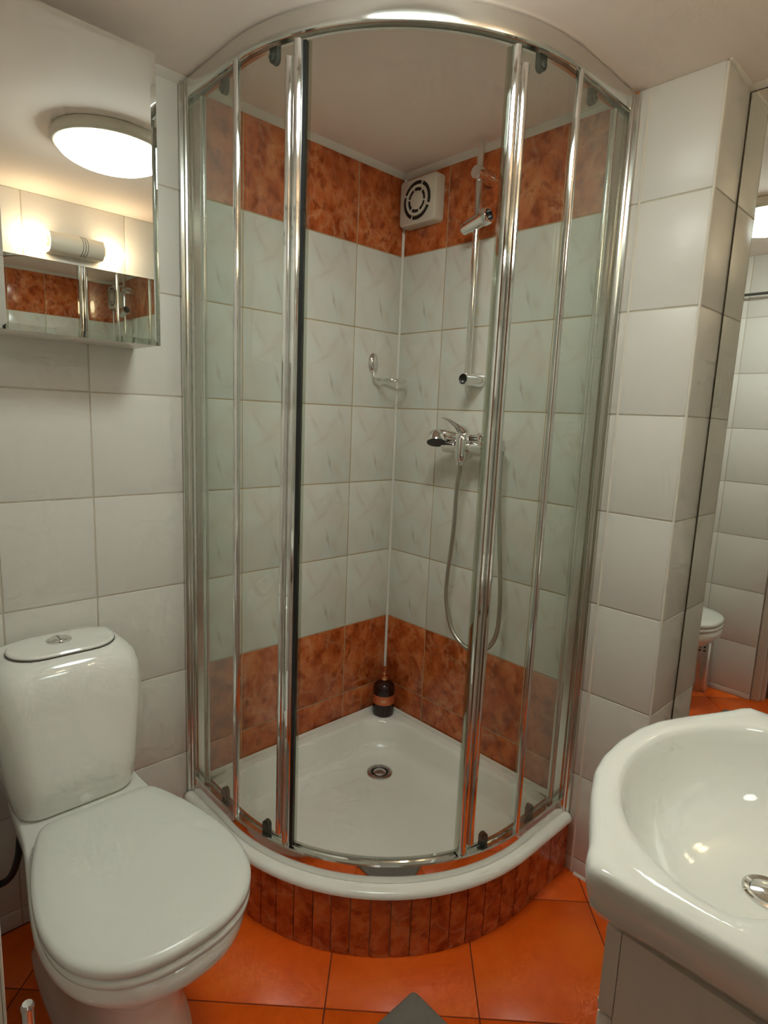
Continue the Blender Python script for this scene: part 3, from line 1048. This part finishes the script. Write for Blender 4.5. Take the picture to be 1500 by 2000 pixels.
pm_ = obj('pump', lathe(B(), [(0.0135, 0.128), (0.0145, 0.130), (0.0145, 0.142), (0.0125, 0.146), (0.005, 0.147), (0.0045, 0.168), (0.0085, 0.169), (0.0090, 0.176), (0.006, 0.178)], (bx, by, bz), (0, 0, 1), 24), COPPER, bt, 40)
obj('nozzle', tube(B(), catmull([(bx, by, bz + 0.173), (bx - 0.015, by - 0.013, bz + 0.1735), (bx - 0.027, by - 0.023, bz + 0.168)], 4), [0.0045, 0.0042, 0.0038, 0.0035, 0.0034, 0.0032, 0.003, 0.003, 0.003], 10), COPPER, pm_, 60)

# ------------------------------------------------------------------ toilet
TX = -1.103
toilet = thing('toilet', 'white ceramic close-coupled toilet with closed lid against the left wall', 'toilet', (TX, -0.4, 0))


def closed_half(cps, sub=5):
    """smooth closed outline through right-hand points (half width, s), mirrored; returns (x, s) pairs"""
    full = [Vector((x, t, 0)) for x, t in cps] + [Vector((-x, t, 0)) for x, t in reversed(cps[1:-1])]
    return [(p.x, p.y) for p in catmull(full, sub, True)]


_len = 0.4535
SEAT_O = closed_half([(0, 0), (0.050, 0), (0.088, 0.003), (0.110, 0.026), (0.1245, 0.080), (0.1495, 0.245), (0.166, 0.412), (0.1735, 0.575), (0.1685, 0.720), (0.149, 0.838), (0.112, 0.932), (0.062, 0.985), (0, 1)])
BOWL_O = closed_half([(0, 0), (0.08, 0), (0.112, 0.008), (0.124, 0.03), (0.130, 0.15), (0.136, 0.30), (0.152, 0.45), (0.169, 0.60), (0.174, 0.70), (0.165, 0.80), (0.143, 0.882), (0.107, 0.947), (0.060, 0.987), (0, 1)])
PED_O = closed_half([(0, 0), (0.07, 0), (0.098, 0.008), (0.108, 0.03), (0.114, 0.15), (0.116, 0.30), (0.115, 0.45), (0.112, 0.60), (0.108, 0.70), (0.098, 0.80), (0.082, 0.882), (0.060, 0.947), (0.033, 0.987), (0, 1)])


def egg(yb_, yf_, kw, z):
    return [Vector((TX + x * kw, yb_ + (yf_ - yb_) * t, z)) for x, t in SEAT_O]


def eggb(yb_, yf_, kw, z, f_):
    return [Vector((TX + (a[0] * (1 - f_) + c_[0] * f_) * kw, yb_ + (yf_ - yb_) * (a[1] * (1 - f_) + c_[1] * f_), z)) for a, c_ in zip(PED_O, BOWL_O)]


yb, yf = -0.260, -0.712
bb = B()
loft(bb, [egg(yb + 0.004, yf + 0.005, 0.985, 0.405), egg(yb, yf, 1.012, 0.409), egg(yb, yf, 1.012, 0.419), egg(yb - 0.002, yf + 0.003, 1.0, 0.4245), egg(yb - 0.008, yf + 0.011, 0.955, 0.4285), egg(yb - 0.03, yf + 0.05, 0.78, 0.4310), egg(yb - 0.10, yf + 0.14, 0.35, 0.4320)])
obj('lid', bb, SEATP, toilet, 60)
bb = B()
loft(bb, [egg(yb + 0.006, yf + 0.004, 0.97, 0.386), egg(yb + 0.002, yf - 0.001, 0.998, 0.390), egg(yb + 0.002, yf - 0.001, 1.0, 0.398), egg(yb + 0.006, yf + 0.003, 0.98, 0.403)])
obj('seat', bb, SEATP, toilet, 60)
for dx in (-0.075, 0.075):
    obj('hinge', lathe(B(), [(0.010, -0.02), (0.012, -0.018), (0.012, 0.018), (0.010, 0.02)], (TX + dx, -0.252, 0.402), (1, 0, 0), 16), SEATP, toilet, 40)
# bowl and pedestal
bb = B()
loft(bb, [
    eggb(-0.10, -0.585, 1.02, 0.0, 0), eggb(-0.10, -0.585, 1.02, 0.012, 0), eggb(-0.10, -0.570, 0.93, 0.03, 0), eggb(-0.10, -0.555, 0.85, 0.10, 0.05),
    eggb(-0.10, -0.560, 0.84, 0.17, 0.15), eggb(-0.09, -0.590, 0.88, 0.23, 0.4), eggb(-0.06, -0.645, 0.94, 0.29, 0.75), eggb(-0.035, -0.690, 0.975, 0.325, 0.95),
    eggb(-0.025, -0.708, 0.992, 0.345, 1), eggb(-0.02, -0.713, 1.0, 0.358, 1), eggb(-0.02, -0.713, 1.0, 0.374, 1), eggb(-0.022, -0.709, 0.985, 0.382, 1), eggb(-0.03, -0.700, 0.95, 0.386, 1)])
obj('bowl', bb, CERAMIC, toilet, 60)
# tank


def tank_ring(z, hw, yf_, r, yb_=-0.012, n=7):
    out = []
    x0, x1 = TX - 0.009 - hw, TX - 0.009 + hw
    for cx_, cy2, a0, r_ in ((x1 - r, yf_ + r, 270, r), (x1 - 0.012, yb_ - 0.012, 0, 0.012), (x0 + 0.012, yb_ - 0.012, 90, 0.012), (x0 + r, yf_ + r, 180, r)):
        for k in range(n + 1):
            a = rad(a0 + 90 * k / n)
            # slightly bowed front
            out.append(Vector((cx_ + r_ * cos(a), cy2 + r_ * sin(a), z)))
    return out


bb = B()
tz = [(0.385, 0.108, -0.186, 0.04), (0.390, 0.118, -0.194, 0.045), (0.400, 0.124, -0.199, 0.05), (0.46, 0.134, -0.203, 0.055), (0.54, 0.143, -0.205, 0.058), (0.60, 0.149, -0.205, 0.060), (0.65, 0.1505, -0.203, 0.062),
      (0.685, 0.147, -0.199, 0.066), (0.708, 0.139, -0.191, 0.07), (0.723, 0.127, -0.180, 0.074), (0.732, 0.112, -0.166, 0.072), (0.735, 0.09, -0.146, 0.064)]
loft(bb, [tank_ring(z, hw, yf_, r, -0.012 if z < 0.68 else -0.012 - (z - 0.68) * 0.25) for z, hw, yf_, r in tz])
tk = obj('tank', bb, CERAMIC, toilet, 60)


def stadium(cx_, cy2, hx_, hy_, z, n=12):
    out = []
    for k in range(n + 1):
        a = -pi / 2 + pi * k / n
        out.append(Vector((cx_ + hx_ - hy_ + hy_ * cos(a), cy2 + hy_ * sin(a), z)))
    for k in range(n + 1):
        a = pi / 2 + pi * k / n
        out.append(Vector((cx_ - hx_ + hy_ + hy_ * cos(a), cy2 + hy_ * sin(a), z)))
    return out


bb = B()
lcx, lcy = TX - 0.011, -0.098
loft(bb, [stadium(lcx, lcy, 0.110, 0.066, 0.733), stadium(lcx, lcy, 0.110, 0.066, 0.7385), stadium(lcx, lcy, 0.107, 0.063, 0.7415), stadium(lcx, lcy, 0.08, 0.04, 0.7435)])
tl = obj('tank_lid', bb, CERAMIC, toilet, 40)
bb = B()
loft(bb, [stadium(lcx, lcy, 0.1112, 0.0672, 0.7325), stadium(lcx, lcy, 0.1112, 0.0672, 0.7358)])
obj('lid_joint', bb, MEDGE, tl)
bu = obj('flush_button', lathe(B(), [(0.0255, 0.0), (0.0255, 0.003), (0.022, 0.005), (0.0185, 0.0045), (0.018, 0.0055), (0.012, 0.0065)], (lcx - 0.004, -0.092, 0.743), (0, 0, 1), 32), CHROME, tl, 30)
obj('button_split', boxm(lcx - 0.0048, lcx - 0.0032, -0.092 - 0.016, -0.092 + 0.016, 0.7480, 0.7498), DGREY, bu)
# supply hose behind the tank
obj('supply_hose', tube(B(), catmull([(TX - 0.105, -0.13, 0.386), (TX - 0.120, -0.135, 0.34), (TX - 0.126, -0.12, 0.27), (TX - 0.140, -0.08, 0.20), (TX - 0.180, -0.035, 0.165), (TX - 0.20, -0.004, 0.16)], 8), 0.0075, 10), BLACK, toilet, 60)

# ------------------------------------------------------------------ toilet brush in a steel holder
brush = thing('toilet_brush', 'brushed steel toilet brush in a cylindrical holder between the toilet and the door wall', 'toilet brush', (-1.30, -0.60, 0))
bX, bY = -1.311, -0.584
obj('holder', lathe(B(), [(0.046, 0.0), (0.0485, 0.002), (0.0485, 0.250), (0.0475, 0.252), (0.046, 0.250), (0.046, 0.01)], (bX, bY, 0.0), (0, 0, 1), 36, True, True), STEEL, brush, 40)
for k, (az, zz) in enumerate([(a, z) for a in (-0.55, -0.15, 0.25) for z in (0.212, 0.230)]):
    d = Vector((cos(az), sin(az), 0))
    obj('vent_hole', lathe(B(), [(0.0050, 0.0), (0.0050, 0.001)], Vector((bX, bY, zz)) + d * 0.0481, d, 12), BLACK, brush)
obj('holder_lid', lathe(B(), [(0.047, 0.2515), (0.047, 0.2555), (0.030, 0.260), (0.010, 0.262)], (bX, bY, 0), (0, 0, 1), 32), STEEL, brush, 40)
obj('handle', lathe(B(), [(0.0085, 0.256), (0.0085, 0.343), (0.0095, 0.346), (0.0095, 0.352), (0.007, 0.356)], (bX, bY, 0), (0, 0, 1), 18), CHROME, brush, 40)

# ------------------------------------------------------------------ bath mat
bb = B()
nx = 10
loft(bb, [[Vector((x, y, z)) for x, y in rrect(-1.16 + e, -0.606 - e, -1.24 + e, -0.756 - e, 0.012, 4)] for z, e in ((0.0005, 0.002), (0.006, 0.0), (0.010, 0.002), (0.012, 0.008))])
tag(obj('bath_mat', bb, MATF, None, 50), 'grey rectangular bath mat on the orange floor, one corner pointing at the shower', 'mat')

# ------------------------------------------------------------------ basin and vanity
BX, BYC = -0.620, -1.362
outer = [(0.0, -1.1520), (0.06, -1.1560), (0.106, -1.1665), (0.16, -1.1895), (0.203, -1.2115), (0.232, -1.2265), (0.257, -1.2380), (0.272, -1.2430), (0.281, -1.2470), (0.2855, -1.2540), (0.2845, -1.2660), (0.281, -1.32), (0.279, -1.40), (0.279, -1.48), (0.272, -1.4965), (0.20, -1.4975), (0.0, -1.4975)]
poly_o = [Vector((BX + x, y)) for x, y in outer] + [Vector((BX - x, y)) for x, y in reversed(outer[1:-1])]
NB = 120


def ray_poly(poly, c_, a):
    d = Vector((cos(a), sin(a)))
    best = None
    for i in range(len(poly)):
        p, q2 = poly[i], poly[(i + 1) % len(poly)]
        e = q2 - p
        den = d.x * e.y - d.y * e.x
        if abs(den) < 1e-9:
            continue
        w_ = p - c_
        t = (w_.x * e.y - w_.y * e.x) / den
        u_ = (w_.x * d.y - w_.y * d.x) / den
        if t > 0 and -1e-6 <= u_ <= 1 + 1e-6 and (best is None or t < best):
            best = t
    return best


BC = Vector((BX, BYC))
angs = [2 * pi * k / NB for k in range(NB)]
ro_ = [ray_poly(poly_o, BC, a) for a in angs]


def r_in(a):
    hx_, hy_ = 0.2365, (0.178 if sin(a) > 0 else 0.098)
    return 1.0 / math.sqrt((cos(a) / hx_) ** 2 + (sin(a) / hy_) ** 2)


ri_ = [r_in(a) for a in angs]


def bring(rs_, z):
    return [Vector((BX + r_ * cos(a), BYC + r_ * sin(a), z)) for r_, a in zip(rs_, angs)]


def inset(d_):
    return [r_ - d_ for r_ in ro_]


ZR = 0.800
basin = thing('wash_basin', 'white ceramic wash basin with a curved front, on the white vanity at right', 'basin', (BX, -1.40, 0.72))
bb = B()
rings = [bring([x * 0.35 for x in ri_], 0.653), bring([x * 0.70 for x in ri_], 0.672), bring([x * 0.93 for x in ri_], 0.712), bring(inset(0.045), 0.7165), bring(inset(0.022), 0.730), bring(inset(0.008), 0.748), bring(inset(0.002), 0.766), bring(inset(0.0), 0.780), bring(inset(0.0), 0.790), bring(inset(0.0015), 0.7955), bring(inset(0.005), 0.799), bring(inset(0.010), ZR),
         bring([max(a, b_ + 0.004) for a, b_ in zip(inset(0.022), [x * 1.02 for x in ri_])], ZR + 0.0003), bring([x * 1.015 for x in ri_], ZR - 0.0006), bring([x * 0.995 for x in ri_], ZR - 0.003), bring([x * 0.975 for x in ri_], ZR - 0.010)]
for k, z in ((0.95, 0.775), (0.915, 0.755), (0.86, 0.730), (0.78, 0.706), (0.68, 0.689), (0.55, 0.678), (0.40, 0.672), (0.26, 0.669), (0.16, 0.668)):
    rings.append(bring([x * k for x in ri_], z))
loft(bb, rings, True, True)
obj('bowl', bb, CERAMIC, basin, 60)
wd = obj('drain', lathe(B(), [(0.020, 0.0), (0.032, 0.0), (0.032, 0.002), (0.029, 0.0035), (0.023, 0.002), (0.022, 0.0)], (-0.608, -1.366, 0.6685), (0, 0, 1), 32, False, False), CHROME, basin, 40)
obj('drain_plug', lathe(B(), [(0.022, -0.001), (0.022, 0.001), (0.010, 0.0028), (0.005, 0.0030)], (-0.608, -1.366, 0.669), (0, 0, 1), 28), CHROME, wd, 40)

van = thing('vanity_cabinet', 'white laminate vanity cabinet under the wash basin at right', 'cabinet', (BX, -1.40, 0))
x0, x1 = BX - 0.250, BX + 0.250
bb = B()
box(bb, x0, x0 + 0.016, -1.495, -1.2835, 0.06, 0.7155)
box(bb, x1 - 0.016, x1, -1.495, -1.2835, 0.06, 0.7155)
box(bb, x0 + 0.016, x1 - 0.016, -1.495, -1.2835, 0.06, 0.076)
box(bb, x0 + 0.016, x1 - 0.016, -1.495, -1.489, 0.076, 0.66)
obj('carcass', bb, WLAM, van)
obj('plinth_board', boxm(x0 + 0.02, x1 - 0.02, -1.48, -1.32, 0.0, 0.06), WLAM, van)
fo = [(x0, 0.604), (x1, 0.604), (x1, 0.7145), (x1 - 0.014, 0.7145), (x1 - 0.034, 0.648), (x0 + 0.034, 0.648), (x0 + 0.014, 0.7145), (x0, 0.7145)]
bb = B()
loft(bb, [[Vector((x, y, z)) for x, z in fo] for y in (-1.2825, -1.2655)])
dr_ = obj('drawer_front', bb, WLAM, van)   # cut out under the bowl
obj('edge_tape', boxm(x0 + 0.004, x0 + 0.012, -1.2655, -1.2625, 0.606, 0.612, 0.0006), CAULK, dr_)
for a0, a1, kx in ((x0, BX - 0.001, BX - 0.03), (BX + 0.001, x1, BX + 0.03)):
    d_ = obj('door', boxm(a0, a1, -1.2825, -1.2655, 0.065, 0.600, 0.0012), WLAM, van)
    obj('knob', lathe(B(), [(0.005, 0.0), (0.005, 0.010), (0.010, 0.014), (0.010, 0.019), (0.006, 0.022)], (kx, -1.2655, 0.53), (0, 1, 0), 18), CHROME, d_, 40)
obj('knob', lathe(B(), [(0.005, 0.0), (0.005, 0.010), (0.010, 0.014), (0.010, 0.019), (0.006, 0.022)], (BX, -1.2655, 0.626), (0, 1, 0), 18), CHROME, dr_, 40)

# ------------------------------------------------------------------ mirrors
tm = thing('tall_wall_mirror', 'tall frameless wall mirror beside the white tiled pillar, reflecting the toilet', 'mirror', (MX, -1.2, 0.02))
obj('glass', boxm(MX, MX + 0.004, -W + 0.006, PILL - 0.004, 0.02, 2.036), MIRROR, tm)
obj('edge', boxm(MX + 0.0006, MX + 0.0052, -W + 0.004, PILL - 0.0012, 0.0185, 2.0385), MEDGE, tm)

vm = thing('vanity_mirror', 'frameless mirror on the wall behind the basin, below the two-bulb light', 'mirror', (BX, -W, 1.0))
obj('glass', boxm(-1.00, -0.22, -W + 0.001, -W + 0.005, 0.95, 1.818), MIRROR, vm)
obj('edge', boxm(-1.0015, -0.2185, -W + 0.0004, -W + 0.0044, 0.9485, 1.8195), CAULK, vm)

# mirror cabinet on the left wall
CY = -0.152
cx0, cx1, cz0, cz1 = -1.2085, -0.898, 1.4055, 2.0
mc = thing('mirror_cabinet', 'shallow white wall cabinet with a mirror door, hanging above the toilet', 'cabinet', (-1.05, 0, cz0))
obj('body', boxm(cx0 + 0.001, cx1 - 0.001, CY + 0.019, -0.001, cz0 + 0.001, cz1 - 0.001, 0.001), WLAM, mc)
md = obj('door', boxm(cx0, cx1, CY + 0.005, CY + 0.0185, cz0, cz1, 0.001), WLAM, mc)
bw, bd = 0.0125, 0.0016
bb = B()
o4 = [(cx0, cz0), (cx1, cz0), (cx1, cz1), (cx0, cz1)]
i4 = [(cx0 + bw, cz0 + bw), (cx1 - bw, cz0 + bw), (cx1 - bw, cz1 - bw), (cx0 + bw, cz1 - bw)]
loft(bb, [[Vector((x, CY + 0.005, z)) for x, z in o4], [Vector((x, CY + bd, z)) for x, z in o4], [Vector((x, CY, z)) for x, z in i4]])
mm_ = mesh_of('mirror', bb, MIRROR, 1)
for p in mm_.polygons:
    p.use_smooth = False
obj('mirror', mm_, MIRROR, md)

# ------------------------------------------------------------------ vanity light
vl = thing('vanity_light', 'white two-bulb bath light bar above the mirror over the basin', 'wall lamp', (-0.675, -W, 1.88))
lx, ly, lz = -0.677, -W + 0.048, 1.879
bb = B()
pr = [(-W + 0.001, lz - 0.037), (-W + 0.001, lz + 0.037)] + [(ly + 0.034 * cos(a) * 1.0, lz + 0.0375 * sin(a)) for a in [pi / 2 - pi * k / 12 for k in range(13)]]
loft(bb, [[Vector((x, y, z)) for y, z in pr] for x in (lx - 0.098, lx + 0.098)])
vb = obj('body', bb, PLAST, vl, 30)
for k in range(3):
    xx = lx + 0.012 + 0.009 * k
    obj('arc_line', tube(B(), [(xx + 0.006 * cos(a) ** 2, ly + 0.0345 * cos(a), lz + 0.0378 * sin(a)) for a in [rad(-80 + 160 * i / 12) for i in range(13)]], 0.0011, 6), DGREY, vb)
for sg in (-1, 1):
    obj('lamp_holder', lathe(B(), [(0.020, 0.0), (0.020, 0.012)], (lx + sg * 0.098, ly, lz), (sg, 0, 0), 20), PLAST, vl, 40)
    obj('bulb', lathe(B(), [(0.016, 0.006), (0.024, 0.014), (0.0335, 0.030), (0.0370, 0.046), (0.0350, 0.062), (0.026, 0.077), (0.014, 0.0845), (0.004, 0.086)], (lx + sg * 0.098, ly, lz), (sg, 0, 0), 24), BULBM, vl, 70)

# ------------------------------------------------------------------ ceiling lamp
LCX, LCY, LR = -0.765, -0.790, 0.165
cl = thing('ceiling_lamp', 'round flush ceiling lamp with a glowing opal dome and cream rim', 'ceiling lamp', (LCX, LCY, CEIL))
obj('rim', lathe(B(), [(LR - 0.012, 0.0005), (LR - 0.004, 0.002), (LR, 0.012), (LR - 0.001, 0.026), (LR - 0.008, 0.033), (LR - 0.016, 0.033)], (LCX, LCY, CEIL), (0, 0, -1), 64), PLAST, cl, 50)
dp = [((LR - 0.014) * cos(rad(a)), 0.031 + 0.050 * sin(rad(a))) for a in range(0, 88, 10)] + [(0.004, 0.081)]
obj('dome', lathe(B(), dp, (LCX, LCY, CEIL), (0, 0, -1), 40), LAMPM, cl, 70)

# ------------------------------------------------------------------ rail on the wall with the doorway (seen in the tall mirror)
tr = thing('towel_rail', 'thin steel rail high on the white tiled door wall, seen in the tall mirror', 'rail', (-L, -0.4, 1.87))
obj('bar', tube(B(), [(-L + 0.045, -0.12, 1.874), (-L + 0.045, -0.735, 1.874)], 0.0062, 14), DSTEEL, tr, 50)
for yy in (-0.14, -0.715):
    obj('bracket', lathe(B(), [(0.018, 0.0), (0.018, 0.004), (0.008, 0.008), (0.008, 0.05)], (-L + 0.001, yy, 1.874), (1, 0, 0), 18), STEEL, tr, 40)
